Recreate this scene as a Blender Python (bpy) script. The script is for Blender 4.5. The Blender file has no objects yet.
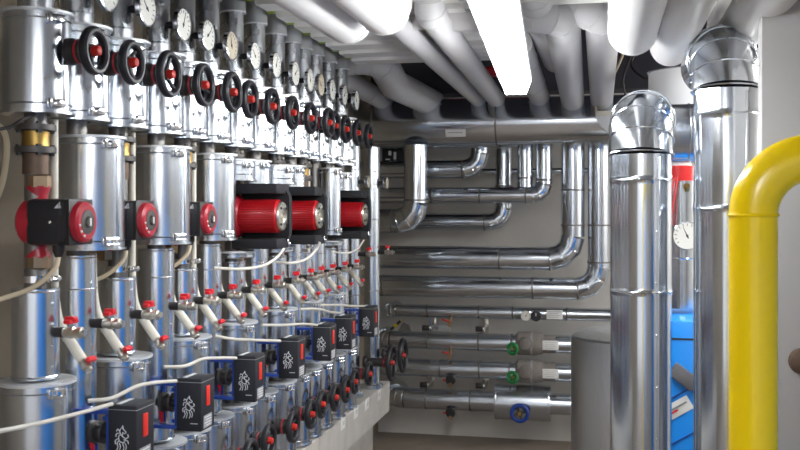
import bpy, bmesh, math, random
from mathutils import Vector, Matrix
random.seed(7)
PI = math.pi
S = bpy.context.scene
COL = S.collection

# ------------------------------------------------------------------ camera model (focal length in pixels of the 800 px frame)
F = 950.0; VPX = 605.0; HOR = 210.0; EYE = 1.6
YAW = math.atan((VPX - 400) / F); cs, sn = math.cos(YAW), math.sin(YAW)
def ray(x, y):
    u = (x - 400) / F; v = (HOR - y) / F
    return Vector((-sn + u * cs, cs + u * sn, v))
def PW(x, y, W):                      # point of the plane X = -W
    d = ray(x, y); return Vector((0, 0, EYE)) + d * (-W / d.x)
def PY(x, y, Y):                      # point of the plane Y
    d = ray(x, y); return Vector((0, 0, EYE)) + d * (Y / d.y)
def fwd(p): return -sn * p[0] + cs * p[1]

# ------------------------------------------------------------------ materials
MAT = {}
def mat(name, color, rough=0.5, metal=0.0, noise=0.0, nscale=8.0, rvar=0.0, bump=0.0, bscale=40.0, emit=None, spec=None, coat=0.0, stretch=None):
    m = bpy.data.materials.new(name); m.use_nodes = True
    nt = m.node_tree; b = nt.nodes['Principled BSDF']
    b.inputs['Base Color'].default_value = (*color, 1); b.inputs['Roughness'].default_value = rough
    b.inputs['Metallic'].default_value = metal
    if coat: b.inputs['Coat Weight'].default_value = coat
    if spec is not None: b.inputs['Specular IOR Level'].default_value = spec
    tc = nt.nodes.new('ShaderNodeTexCoord'); mp = nt.nodes.new('ShaderNodeMapping')
    nt.links.new(tc.outputs['Object'], mp.inputs['Vector'])
    if stretch: mp.inputs['Scale'].default_value = stretch
    n = nt.nodes.new('ShaderNodeTexNoise'); n.inputs['Scale'].default_value = nscale; n.inputs['Detail'].default_value = 5
    nt.links.new(mp.outputs['Vector'], n.inputs['Vector'])
    if noise:
        mx = nt.nodes.new('ShaderNodeMix'); mx.data_type = 'RGBA'
        mx.inputs[6].default_value = (*[max(0, c * (1 - noise)) for c in color], 1)
        mx.inputs[7].default_value = (*[min(1, c * (1 + noise)) for c in color], 1)
        nt.links.new(n.outputs['Fac'], mx.inputs[0]); nt.links.new(mx.outputs[2], b.inputs['Base Color'])
    if rvar:
        r = nt.nodes.new('ShaderNodeMapRange'); r.inputs[1].default_value = 0.3; r.inputs[2].default_value = 0.7
        r.inputs[3].default_value = max(0.02, rough - rvar); r.inputs[4].default_value = rough + rvar
        nt.links.new(n.outputs['Fac'], r.inputs[0]); nt.links.new(r.outputs[0], b.inputs['Roughness'])
    if bump:
        n2 = nt.nodes.new('ShaderNodeTexNoise'); n2.inputs['Scale'].default_value = bscale; n2.inputs['Detail'].default_value = 3
        nt.links.new(mp.outputs['Vector'], n2.inputs['Vector'])
        bp = nt.nodes.new('ShaderNodeBump'); bp.inputs['Strength'].default_value = bump; bp.inputs['Distance'].default_value = 0.01
        nt.links.new(n2.outputs['Fac'], bp.inputs['Height']); nt.links.new(bp.outputs['Normal'], b.inputs['Normal'])
    if emit:
        b.inputs['Emission Color'].default_value = (*emit[0], 1); b.inputs['Emission Strength'].default_value = emit[1]
    MAT[name] = m; return m
mat('galvanised', (.62, .66, .71), .25, 1, .06, 14, .02, .004, 9)
mat('sleeve_metal', (.58, .605, .64), .28, 1, .03, 18, .02, .003, 10)
mat('dull_zinc', (.66, .675, .69), .5, .55, .08, 16)
mat('duct_metal', (.85, .86, .87), .5, .3, .04, 10)
mat('polished', (.66, .70, .75), .16, 1, .04, 10, .02, .006, 6)
mat('tank_metal', (.62, .64, .67), .36, 1, .12, 20, .06, .10, 14, stretch=(6, 6, .6))
mat('dull_foil', (.62, .62, .60), .42, .8, .2, 14, .1, .6, 25)
mat('dark_steel', (.09, .085, .08), .5, .6, .3, 20)
mat('core_steel', (.20, .19, .18), .45, .8, .3, 20)
mat('rusty_steel', (.16, .11, .08), .6, .7, .4, 25)
mat('chrome', (.82, .83, .85), .12, 1)
mat('nickel', (.74, .70, .62), .28, 1, .15, 40)
mat('brass', (.40, .26, .08), .42, 1, .15, 30)
mat('bronze', (.42, .29, .17), .4, .9, .3, 30)
mat('black_plastic', (.014, .014, .018), .42, 0, .2, 20)
mat('black_rubber', (.022, .018, .018), .5, 0, .3, 20)
mat('foam_black', (.010, .010, .013), .75, 0, .3, 20)
mat('box_black', (.012, .013, .018), .55, 0, .15, 15)
mat('red_hub', (.50, .022, .014), .38, 0, .12, 20)
mat('red_handle', (.72, .02, .03), .32, 0, .1, 20)
mat('pump_red', (.38, .014, .028), .34, 0, .15, 12)
mat('motor_red', (.44, .010, .016), .33, 0, .12, 12)
mat('orange', (.72, .03, .015), .35)
mat('dial', (.78, .77, .71), .4)
mat('dial_tan', (.62, .55, .42), .45)
mat('ink', (.03, .03, .035), .5)
mat('silver_ink', (.62, .63, .65), .5)
mat('label_white', (.80, .80, .77), .5, 0, .05, 10)
mat('grey_print', (.30, .30, .31), .6)
mat('faint_print', (.55, .55, .55), .6)
mat('cream', (.70, .66, .56), .45, 0, .06, 10)
mat('cable_white', (.60, .575, .51), .5)
mat('cable_tan', (.62, .52, .36), .5)
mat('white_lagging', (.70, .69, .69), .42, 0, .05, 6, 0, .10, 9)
mat('white_paint', (.70, .70, .69), .5, 0, .04, 5)
mat('shaded_lagging', (.50, .495, .50), .5, 0, .06, 6, 0, .12, 9)  # white lagging again, with the dimmer light further back put into its colour
mat('grey_lagging', (.50, .50, .52), .5, 0, .08, 8, 0, .12, 12)
mat('yellow', (.95, .66, .0), .22)
mat('blue_paint', (.012, .16, .55), .3, 0, .05, 6)
mat('boiler_blue', (.01, .27, .85), .32, 0, .05, 4)
mat('bracket_blue', (.012, .05, .30), .38)
mat('pipe_red', (.60, .02, .02), .35)
mat('green', (.01, .22, .05), .35)
mat('cover_grey', (.13, .13, .14), .5)
mat('felt', (.20, .18, .165), .9, 0, .2, 30, 0, .4, 60)
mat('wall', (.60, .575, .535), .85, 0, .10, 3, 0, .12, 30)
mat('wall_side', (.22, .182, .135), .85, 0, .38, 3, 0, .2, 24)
mat('partition', (.44, .43, .42), .6, 0, .04, 3, 0, .05, 40)
mat('floor', (.26, .215, .175), .75, 0, .22, 6, 0, .15, 30)
mat('concrete', (.52, .495, .455), .85, 0, .22, 9, 0, .35, 30)
mat('slab', (.055, .055, .07), .9, 0, .15, 4)
mat('deck', (.66, .655, .64), .55, 0, .04, 5)
mat('foam_edge', (.26, .36, .05), .8, 0, .3, 60)
mat('bay_lamp', (.95, .95, .95), .4, emit=((1.0, .96, .90), 24.0))
mat('lamp', (.95, .95, .95), .4, emit=((.97, .985, 1.0), 22.0))

# ------------------------------------------------------------------ mesh builder
class MB:
    def __init__(s): s.v = []; s.f = []
    def add(s, vs, fs):
        o = len(s.v); s.v += [Vector(p) for p in vs]; s.f += [tuple(i + o for i in f) for f in fs]; return s
    def lathe(s, prof, o=(0, 0, 0), ax=(0, 0, 1), seg=28, closed=False):
        ax = Vector(ax).normalized(); o = Vector(o)
        a = ax.orthogonal().normalized(); b = ax.cross(a)
        vs = []; fs = []; idx = []
        for r, t in prof:
            if r < 1e-6: vs.append(o + ax * t); idx.append([len(vs) - 1])
            else:
                k = len(vs); idx.append(list(range(k, k + seg)))
                vs += [o + ax * t + (a * math.cos(2 * PI * j / seg) + b * math.sin(2 * PI * j / seg)) * r for j in range(seg)]
        rows = list(zip(idx, idx[1:])) + ([(idx[-1], idx[0])] if closed else [])
        for p, q in rows:
            for j in range(seg):
                k = (j + 1) % seg
                if len(p) == 1 and len(q) == 1: break
                if len(p) == 1: fs.append((p[0], q[k], q[j]))
                elif len(q) == 1: fs.append((p[j], p[k], q[0]))
                else: fs.append((p[j], p[k], q[k], q[j]))
        return s.add(vs, fs)
    def cyl(s, r, a, b, seg=24, bev=0.0):
        a = Vector(a); b = Vector(b); L = (b - a).length
        pr = [(0, 0), (r - bev, 0), (r, bev), (r, L - bev), (r - bev, L), (0, L)] if bev else [(0, 0), (r, 0), (r, L), (0, L)]
        return s.lathe(pr, a, b - a, seg)
    def shell(s, ro, ri, z0, z1, o=(0, 0, 0), ax=(0, 0, 1), seg=32):          # hollow drum with closed end rings
        return s.lathe([(ri, z0), (ro, z0), (ro, z1), (ri, z1)], o, ax, seg, closed=True)
    def torus(s, R, r, o, ax=(0, 0, 1), seg=28, k=8, sq=1.0):
        return s.lathe([(R + r * math.cos(2 * PI * i / k), sq * r * math.sin(2 * PI * i / k)) for i in range(k)], o, ax, seg, closed=True)
    def tube(s, pts, r, seg=16, caps=True):
        pts = [Vector(p) for p in pts]; n = len(pts)
        rs = r if isinstance(r, (list, tuple)) else [r] * n
        d = [(pts[i + 1] - pts[i]).normalized() for i in range(n - 1)]
        a = d[0].orthogonal().normalized(); rings = []
        for i in range(n):
            din = d[max(0, i - 1)]; dout = d[min(i, n - 2)]
            a = (a - din * a.dot(din)).normalized(); b = din.cross(a)
            nrm = din + dout
            nrm = nrm.normalized() if nrm.length > 1e-6 else din
            ring = []
            for j in range(seg):
                q = (a * math.cos(2 * PI * j / seg) + b * math.sin(2 * PI * j / seg)) * rs[i]
                den = din.dot(nrm)
                if abs(den) > .2: q = q - din * (q.dot(nrm) / den)
                ring.append(pts[i] + q)
            rings.append(ring)
            if 0 < i < n - 1:
                ax = din.cross(dout)
                if ax.length > 1e-7: a = Matrix.Rotation(din.angle(dout), 3, ax) @ a
        vs = [p for rg in rings for p in rg]; fs = []
        for i in range(n - 1):
            for j in range(seg):
                k = (j + 1) % seg
                fs.append((i * seg + j, i * seg + k, (i + 1) * seg + k, (i + 1) * seg + j))
        if caps: fs.append(tuple(range(seg - 1, -1, -1))); fs.append(tuple(range((n - 1) * seg, n * seg)))
        return s.add(vs, fs)
    def beads(s, pts, r, br=.004, seg=24):                                    # raised seam ring at every inner joint
        pts = [Vector(p) for p in pts]
        for i in range(1, len(pts) - 1):
            nrm = ((pts[i] - pts[i - 1]).normalized() + (pts[i + 1] - pts[i]).normalized())
            s.torus(r + br * .2, br, pts[i], nrm, seg, 6)
        return s
    def box(s, c, size, bev=0.0, M=None):
        bm = bmesh.new(); bmesh.ops.create_cube(bm, size=1)
        for v in bm.verts: v.co = Vector((v.co.x * size[0], v.co.y * size[1], v.co.z * size[2]))
        if bev: bmesh.ops.bevel(bm, geom=bm.edges[:], offset=bev, segments=2, affect='EDGES', profile=.5)
        vs = [((M @ v.co) if M else v.co) + Vector(c) for v in bm.verts]
        fs = [tuple(v.index for v in f.verts) for f in bm.faces]
        bm.verts.index_update(); fs = [tuple(v.index for v in f.verts) for f in bm.faces]
        bm.free(); return s.add(vs, fs)
    def prism(s, poly, o, eu, ev, en):                                        # polygon in (eu, ev), pushed along en
        o, eu, ev, en = Vector(o), Vector(eu), Vector(ev), Vector(en)
        n = len(poly); b = [o + eu * p[0] + ev * p[1] for p in poly]; t = [q + en for q in b]
        fs = [tuple(range(n - 1, -1, -1)), tuple(range(n, 2 * n))] + [(i, (i + 1) % n, n + (i + 1) % n, n + i) for i in range(n)]
        return s.add(b + t, fs)
    def sphere(s, r, o, k=8, seg=14):
        return s.lathe([(0 if i in (0, k) else r * math.sin(PI * i / k), -r * math.cos(PI * i / k)) for i in range(k + 1)], o, (0, 0, 1), seg)
    def mesh(s, name, m):
        me = bpy.data.meshes.new(name); me.from_pydata([tuple(v) for v in s.v], [], s.f)
        bm = bmesh.new(); bm.from_mesh(me); bmesh.ops.recalc_face_normals(bm, faces=bm.faces[:]); bm.to_mesh(me); bm.free()
        me.polygons.foreach_set('use_smooth', [True] * len(me.polygons)); me.set_sharp_from_angle(angle=math.radians(32))
        me.materials.append(MAT[m]); return me
CACHE = {}
def part(name, b, m, parent=None, loc=(0, 0, 0), label=None, key=None):
    """one mesh object; with a key, copies share the mesh. b is an MB or a function giving one"""
    if key is not None and key in CACHE: me = CACHE[key]
    else:
        me = (b() if callable(b) else b).mesh(name, m)
        if key is not None: CACHE[key] = me
    o = bpy.data.objects.new(name, me); COL.objects.link(o); o.location = loc
    if parent: o.parent = parent
    if label: o['label'] = label
    return o
def tag(o, label, cat, group=None):
    o['label'] = label; o['category'] = cat
    if group: o['group'] = group
    return o
def thing(name, label, cat, loc=(0, 0, 0), group=None):
    o = bpy.data.objects.new(name, None); COL.objects.link(o); o.location = loc; o.empty_display_size = .05
    return tag(o, label, cat, group)
def struct(name, b, m, parent=None):
    o = part(name, b, m, parent)
    if not parent: o['kind'] = 'structure'
    return o
def arc(p0, c, p1, R, n=4):               # polyline p0 -> c -> p1 with the corner cut into n straight gores
    p0, c, p1 = Vector(p0), Vector(c), Vector(p1)
    a = (p0 - c).normalized(); b = (p1 - c).normalized(); th = a.angle(b)
    t = R / math.tan(th / 2); A = c + a * t
    bis = (a + b).normalized(); O = c + bis * (R / math.sin(th / 2))
    va = (A - O); ax = va.cross((c + b * t) - O); tot = PI - th
    return [p0] + [O + Matrix.Rotation(tot * i / n, 3, ax) @ va for i in range(n + 1)] + [p1]
def smooth(pts, n=6):                     # Catmull-Rom through points
    pts = [Vector(p) for p in pts]; q = [pts[0] * 2 - pts[1]] + pts + [pts[-1] * 2 - pts[-2]]; out = []
    for i in range(1, len(q) - 2):
        for k in range(n):
            t = k / n; a, b, c, d = q[i - 1:i + 3]
            out.append(.5 * ((2 * b) + (c - a) * t + (2 * a - 5 * b + 4 * c - d) * t * t + (3 * b - a - 3 * c + d) * t ** 3))
    return out + [pts[-1]]
ORD = 'first second third fourth fifth sixth seventh eighth ninth tenth eleventh twelfth thirteenth fourteenth fifteenth sixteenth'.split()
END = 'from the bare concrete end'

# ------------------------------------------------------------------ camera
cam = bpy.data.cameras.new('camera'); co = bpy.data.objects.new('camera', cam); COL.objects.link(co)
co.location = (0, 0, EYE); co.rotation_euler = (PI / 2, 0, YAW)
cam.sensor_width = 36; cam.lens = F / 800 * 36; cam.shift_y = -(225 - HOR) / 800; cam.clip_start = .05
cam.dof.use_dof = True; cam.dof.focus_distance = 3.9; cam.dof.aperture_fstop = 9.0
S.camera = co

# ------------------------------------------------------------------ the room
XL, XR, YB, YF, ZT = -1.60, 2.3, 6.67, -3.2, 2.8
struct('floor', MB().box(((XL + XR) / 2, (YB + YF) / 2, -.05), (XR - XL + .4, YB - YF + .4, .1)), 'floor')
struct('ceiling', MB().box(((XL + XR) / 2, (YB + YF) / 2, ZT + .05), (XR - XL + .4, YB - YF + .4, .1)), 'slab')
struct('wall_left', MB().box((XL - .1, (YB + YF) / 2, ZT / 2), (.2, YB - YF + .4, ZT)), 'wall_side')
struct('wall_right', MB().box((XR + .1, (YB + YF) / 2, ZT / 2), (.2, YB - YF + .4, ZT)), 'wall')
struct('wall_back', MB().box(((XL + XR) / 2, YB + .1, ZT / 2), (XR - XL, .2, ZT)), 'wall')
# corrugated soffit in three lengths
DZ = 2.33
def deck(x0, x1, y1, y0=-3.2):
    P = .218; prof = []; y = y1
    while y > y0:
        prof += [(y, DZ), (y - .12, DZ), (y - .145, DZ + .055), (y - .193, DZ + .055)]; y -= P
    pl = prof + [(y, DZ + .12), (y1, DZ + .12)]
    return MB().prism(pl, (x0, 0, 0), (0, 1, 0), (0, 0, 1), (x1 - x0, 0, 0))
for k, a in enumerate(((-1.215, -.50, 4.62), (-.50, -.21, 3.86), (-.21, 2.3, 3.42))):
    d = struct('ceiling_panel', deck(*a), 'deck')
    if k == 0:
        e = MB(); y = 4.62
        while y > 2.2:
            e.prism([(y - .150, DZ + .05), (y - .19, DZ + .05), (y - .182, DZ + .012), (y - .16, DZ + .004)], (-1.235, 0, 0), (0, 1, 0), (0, 0, 1), (.03, 0, 0)); y -= .218
        part('edge_foam', e, 'foam_edge', d)
# partition panel beside the yellow pipe
struct('partition', MB().box((.447 + .40, 2.97, 1.4), (.80, .07, 2.8), .004), 'partition')
struct('partition', MB().box((.725, 2.12, .85), (.50, .05, 1.70), .004), 'partition')  # unseen return panel, added to block the blue boiler's reflection in the flue
# concrete plinth under the risers, front face undercut
struct('plinth_base', MB().box((-1.4675, 3.32, .2075), (.265, 4.22, .415)), 'concrete')
for k in range(9):
    y0 = 1.20 + .472 * k
    struct('plinth', MB().prism([(-1.6, .415), (-1.246, .415), (-1.240, .420), (-1.235, .590), (-1.240, .595), (-1.6, .595)], (0, y0, 0), (1, 0, 0), (0, 0, 1), (0, .466, 0)), 'concrete')
struct('shade_bulkhead', MB().box(((XL + XR) / 2, 6.56, 2.60), (XR - XL, .22, .40)), 'slab')  # added dark bulkhead; its colour stands in for the shade above the header
# ------------------------------------------------------------------ lamps
def fixture(a, b, label, lm='lamp'):
    a, b = Vector(a), Vector(b); t = thing('fluorescent_lamp', label, 'lamp', (a + b) / 2, 'fluorescent lamps under the ceiling')
    ax = (b - a); L = ax.length; ax.normalize(); side = Vector((ax.y, -ax.x, 0)); up = Vector((0, 0, 1)); o = -ax * L / 2
    hw = [(-.062, .035), (-.062, .062), (-.045, .085), (.045, .085), (.062, .062), (.062, .035)]
    part('housing', MB().prism(hw, o, side, up, ax * L), 'white_paint', t)
    m = MB(); lo = [(-.040, -.012), (-.058, .035), (.058, .035), (.040, -.012)]
    q0 = [o + ax * .01 + side * x + up * z for x, z in lo]; q1 = [o + ax * (L - .01) + side * x + up * z for x, z in lo]
    m.add(q0 + q1, [(3, 2, 1, 0), (4, 5, 6, 7)] + [(i, (i + 1) % 4, 4 + (i + 1) % 4, 4 + i) for i in range(4)])
    part('diffuser', m, lm, t, label='glowing white diffuser')
    for s in (-.4, .4):
        part('hanger', MB().cyl(.004, ax * L * s + up * .085, ax * L * s + up * (DZ - a.z + .02), 8), 'chrome', t)
LZ = EYE + .46 + .012
fixture(PW(488, 2, .254) * Vector((1, 1, 0)) + Vector((0, 0, LZ)) if False else Vector((-.254, 2.10, LZ)), Vector((-.347, 3.80, LZ)), 'bright fluorescent lamp hanging under the white soffit, seen from below')
fixture((-.10, -.9, LZ), (-.17, .75, LZ), 'fluorescent lamp above the standing spot of the viewer')
fixture((.35, -2.8, LZ), (.35, -1.2, LZ), 'fluorescent lamp at the entrance end of the room')

fixture((.98, 3.35, LZ + .16), (.98, 4.75, LZ + .16), 'fluorescent lamp in the bay behind the grey partition', 'bay_lamp')
fixture((1.75, 4.7, 1.95), (1.75, 6.2, 1.95), 'added unseen lamp in the far corner of that bay')  # no such lamp in view; added to brighten the far wall
# ------------------------------------------------------------------ left pipe wall
YS = [2.02, 2.20, 2.41, 2.64, 2.82, 3.015, 3.235, 3.46, 3.69, 3.89, 4.045, 4.225, 4.435, 4.66]
N = len(YS); W0 = 1.32
def latch(parent, z, r, key, ang=-28):
    """toggle latch of a jacket: base plate, hook bar, lever"""
    a = math.radians(ang); n = Vector((math.cos(a), math.sin(a), 0)); t = Vector((-n.y, n.x, 0))
    M = Matrix((n, t, Vector((0, 0, 1)))).transposed()
    def b():
        m = MB()
        m.box(n * (r + .003), (.004, .045, .020), .001, M); m.box(n * (r + .008) + t * .006, (.010, .016, .022), .002, M)
        m.cyl(.0022, n * (r + .012) - t * .018 + Vector((0, 0, .007)), n * (r + .012) + t * .018 + Vector((0, 0, .007)), 8)
        m.cyl(.0022, n * (r + .012) - t * .018 - Vector((0, 0, .007)), n * (r + .012) + t * .018 - Vector((0, 0, .007)), 8)
        m.box(n * (r + .010) - t * .018, (.010, .006, .022), .001, M)
        return m
    part('latch', b, 'chrome', parent, (0, 0, z), key=('latch', key, ang))
def jacket(label, x, y, z0, z1, r, group, arrow=False, latches=(1, 1), ri=.030, flange=.006, m='galvanised'):
    t = thing('insulation_jacket', label, 'insulation jacket', (x, y, z0), group); h = z1 - z0; k = (round(r, 4), round(h, 4), round(ri, 4), m)
    part('shell', lambda: MB().lathe([(ri, .006), (r, .006), (r, .020), (r + .002, .022), (r, .024), (r, h - .024), (r + .002, h - .022), (r, h - .020), (r, h - .006), (ri, h - .006)], seg=40, closed=True), m, t, key=('shell',) + k)
    part('bottom_disc', lambda: MB().shell(r + flange, ri, 0, .006, seg=40), m, t, key=('bd', flange) + k)
    part('top_disc', lambda: MB().shell(r + flange, ri, h - .006, h, seg=40), 'dull_zinc', t, key=('td', flange) + k)
    part('seam_strip', lambda: MB().box((math.cos(-.15) * (r + .0005), math.sin(-.15) * (r + .0005), h / 2), (.003, .010, h - .03), .001, Matrix.Rotation(-.15, 3, 'Z')), m, t, key=('seam',) + k)
    if latches[0]: latch(t, .022, r, r)
    if latches[1]: latch(t, h - .022, r, r)
    if arrow:
        a = math.radians(-42); n = Vector((math.cos(a), math.sin(a), 0)); q = Vector((-n.y, n.x, 0))
        part('arrow_mark', lambda: MB().prism([(-.008, .008), (.008, .008), (0, -.007)], n * (r + .0004), q, (0, 0, 1), n * .0012), 'grey_print', t, (0, 0, h * .30), label='small grey arrow mark', key=('arrow', r))
    return t
def wheel_valve(label, x, y, z, reach, R, group, hub='red_hub', tilt=0):
    """valve spindle pointing into the aisle with a spoked handwheel; origin on the pipe axis"""
    t = thing('handwheel_valve', label, 'valve', (x, y, z), group); k = (round(reach, 3), R)
    s0 = .083
    part('spindle_housing', lambda: MB().lathe([(0, s0), (.032, s0), (.032, s0 + .012), (.024, s0 + .02), (.024, reach - .045), (.028, reach - .043), (.028, reach - .028), (.016, reach - .02), (.016, reach - .002), (0, reach - .002)], (0, 0, 0), (1, 0, 0), 24), 'black_rubber', t, key=('sp',) + k)
    def wh():
        m = MB().torus(R - .008, .0098, (reach, 0, 0), (1, 0, 0), 36, 10, 1.2)
        for j in range(3):
            a = 2 * PI * j / 3 + .5; d = Vector((0, math.cos(a), math.sin(a)))
            m.tube([Vector((reach - .010, 0, 0)) + d * .012, Vector((reach - .006, 0, 0)) + d * R * .55, Vector((reach, 0, 0)) + d * (R - .007)], [.0065, .0055, .005], 8)
        return m
    w = part('handwheel', wh, 'black_plastic', t, key=('wh',) + k)
    w.rotation_euler = (tilt, 0, 0)
    part('hub', lambda: MB().lathe([(0, reach - .020), (.0135, reach - .020), (.014, reach + .002), (.0115, reach + .014), (.008, reach + .016), (0, reach + .016)], (0, 0, 0), (1, 0, 0), 8), hub, t, label='red hub', key=('hub', reach))
    part('indicator_collar', lambda: MB().lathe([(.0285, reach - .039), (.0293, reach - .039), (.0293, reach - .034), (.0285, reach - .034)], (0, 0, 0), (1, 0, 0), 24, closed=True), 'pump_red', t, label='red collar', key=('coll', reach))
    return t
def gauge(label, x, y, z, reach, R, group, ax=(1, 0, 0), stem='black_plastic', face='dial', needle=.6, s0=.03):
    t = thing('thermometer', label, 'gauge', (x, y, z), group); ax = Vector(ax); k = (reach, R, tuple(ax), s0)
    part('stem', lambda: MB().lathe([(0, s0), (.011, s0), (.011, reach - .02), (.016, reach - .018), (.016, reach - .010), (0, reach - .010)], (0, 0, 0), ax, 16), stem, t, key=('gst', stem) + k)
    part('case', lambda: MB().lathe([(0, reach - .012), (R * .9, reach - .012), (R, reach - .008), (R, reach + .005), (R * .93, reach + .006), (R * .93, reach + .0015), (0, reach + .0015)], (0, 0, 0), ax, 32), 'chrome', t, key=('gca',) + k)
    part('dial_face', lambda: MB().lathe([(0, reach + .0016), (R * .92, reach + .0016), (R * .92, reach + .003), (0, reach + .003)], (0, 0, 0), ax, 32), face, t, label='pale dial face', key=('gdf', face) + k)
    e1 = ax.orthogonal().normalized() if abs(ax.x) < .5 else Vector((0, 1, 0)); e1 = ax.cross(Vector((0, 0, 1))).normalized() * -1; e2 = Vector((0, 0, 1))
    def ticks():
        m = MB()
        for j in range(13):
            a = -.7 + 4.5 * j / 12; d = e1 * math.cos(a) + e2 * math.sin(a); q = ax.cross(d)
            m.prism([(R * .68, -R * .02), (R * .84, -R * .02), (R * .84, R * .02), (R * .68, R * .02)], ax * (reach + .003), d, q, ax * .0006)
        return m
    part('scale_marks', ticks, 'ink', t, key=('gtk',) + k)
    def nd():
        d = e1 * math.cos(needle) + e2 * math.sin(needle); q = ax.cross(d)
        m = MB().prism([(-R * .2, -R * .05), (R * .66, -R * .012), (R * .66, R * .012), (-R * .2, R * .05)], ax * (reach + .0036), d, q, ax * .0006)
        return m.lathe([(0, reach + .003), (R * .09, reach + .003), (R * .09, reach + .0046), (0, reach + .0046)], (0, 0, 0), ax, 12)
    part('needle', nd, 'ink', t, key=('gnd', needle) + k)
    return t
def drain_valve(label, x, y, z, r0, group, lever=.3):
    t = thing('drain_valve', label, 'drain valve', (x, y, z), group); k = (r0,)
    part('stem', lambda: MB().lathe([(0, r0 - .004), (.0125, r0 - .004), (.0125, .075), (0, .075)], (0, 0, 0), (1, 0, 0), 16), 'black_rubber', t, key=('dst',) + k)
    part('body', lambda: MB().lathe([(0, .073), (.010, .073), (.0125, .077), (.0125, .088), (.0145, .089), (.0145, .101), (.011, .103), (.011, .112), (.014, .113), (.014, .121), (.008, .123), (.008, .131), (0, .131)], (0, 0, 0), (1, 0, 0), 12).cyl(.007, (.095, 0, .008), (.095, 0, .022), 10), 'nickel', t, key=('dbo',))
    part('handle', lambda: MB().box((.093, 0, .026), (.018, .040, .010), .003).box((.093, 0, .032), (.026, .018, .012), .003), 'red_handle', t, label='red plastic handle', key=('dha',)).rotation_euler = (0, 0, 0)
    return t
def vent(i, Y):
    """thin cream pipe down beside the riser, bending outwards into a slanting stub with a ball valve"""
    t = thing('vent_pipe', f'cream vent pipe slanting out to a red handled cock, {ORD[i]} {END}', 'vent pipe', (-1.312, Y, 1.2), 'slanting vent pipes along the risers')
    odd = i % 2 == 1
    p = smooth([(0, .066, .285 if odd else .62), (0, .066, .27 if odd else .40), (0, .067, .235), (-.001, .074, .18), (.0, .084, .14), (.010, .089, .103)], 5)
    part('pipe', lambda: MB().tube(p, .0095, 12), 'cream', t, key=('vpipe', odd))
    a, b = Vector((.004, .09, .110)), Vector((.073, .072, .034)); d = (b - a).normalized()
    part('sleeve', lambda: MB().tube([a, b], .0130, 16).tube([a + d * .03, a + d * .034], .0140, 16), 'cream', t, key='vsl')
    part('valve_body', lambda: MB().lathe([(0, 0), (.011, 0), (.012, .012), (.014, .014), (.014, .024), (.010, .027), (.010, .034), (0, .034)], b - d * .002, d, 12), 'nickel', t, key='vvb')
    part('handle', lambda: MB().box(b + d * .015 + Vector((.014, 0, .016)), (.014, .034, .012), .004, Matrix.Rotation(.6, 3, 'Y')).cyl(.004, b + d * .015, b + d * .015 + Vector((.014, 0, .014)), 8), 'red_handle', t, label='red plastic handle', key='vha')
def clamp(parent, z, r, key):
    def b():
        m = MB().shell(r + .004, r - .001, -.008, .008, seg=24)
        m.box((r + .012, -.012, 0), (.026, .006, .014), .001).box((r + .012, .012, 0), (.026, .006, .014), .001)
        m.cyl(.004, (r + .018, -.026, 0), (r + .018, .026, 0), 8).cyl(.0075, (r + .018, .016, 0), (r + .018, .023, 0), 6).cyl(.0075, (r + .018, -.023, 0), (r + .018, -.016, 0), 6)
        return m
    part('pipe_clamp', b, 'chrome', parent, (0, 0, z), key=('clamp', key))
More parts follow.
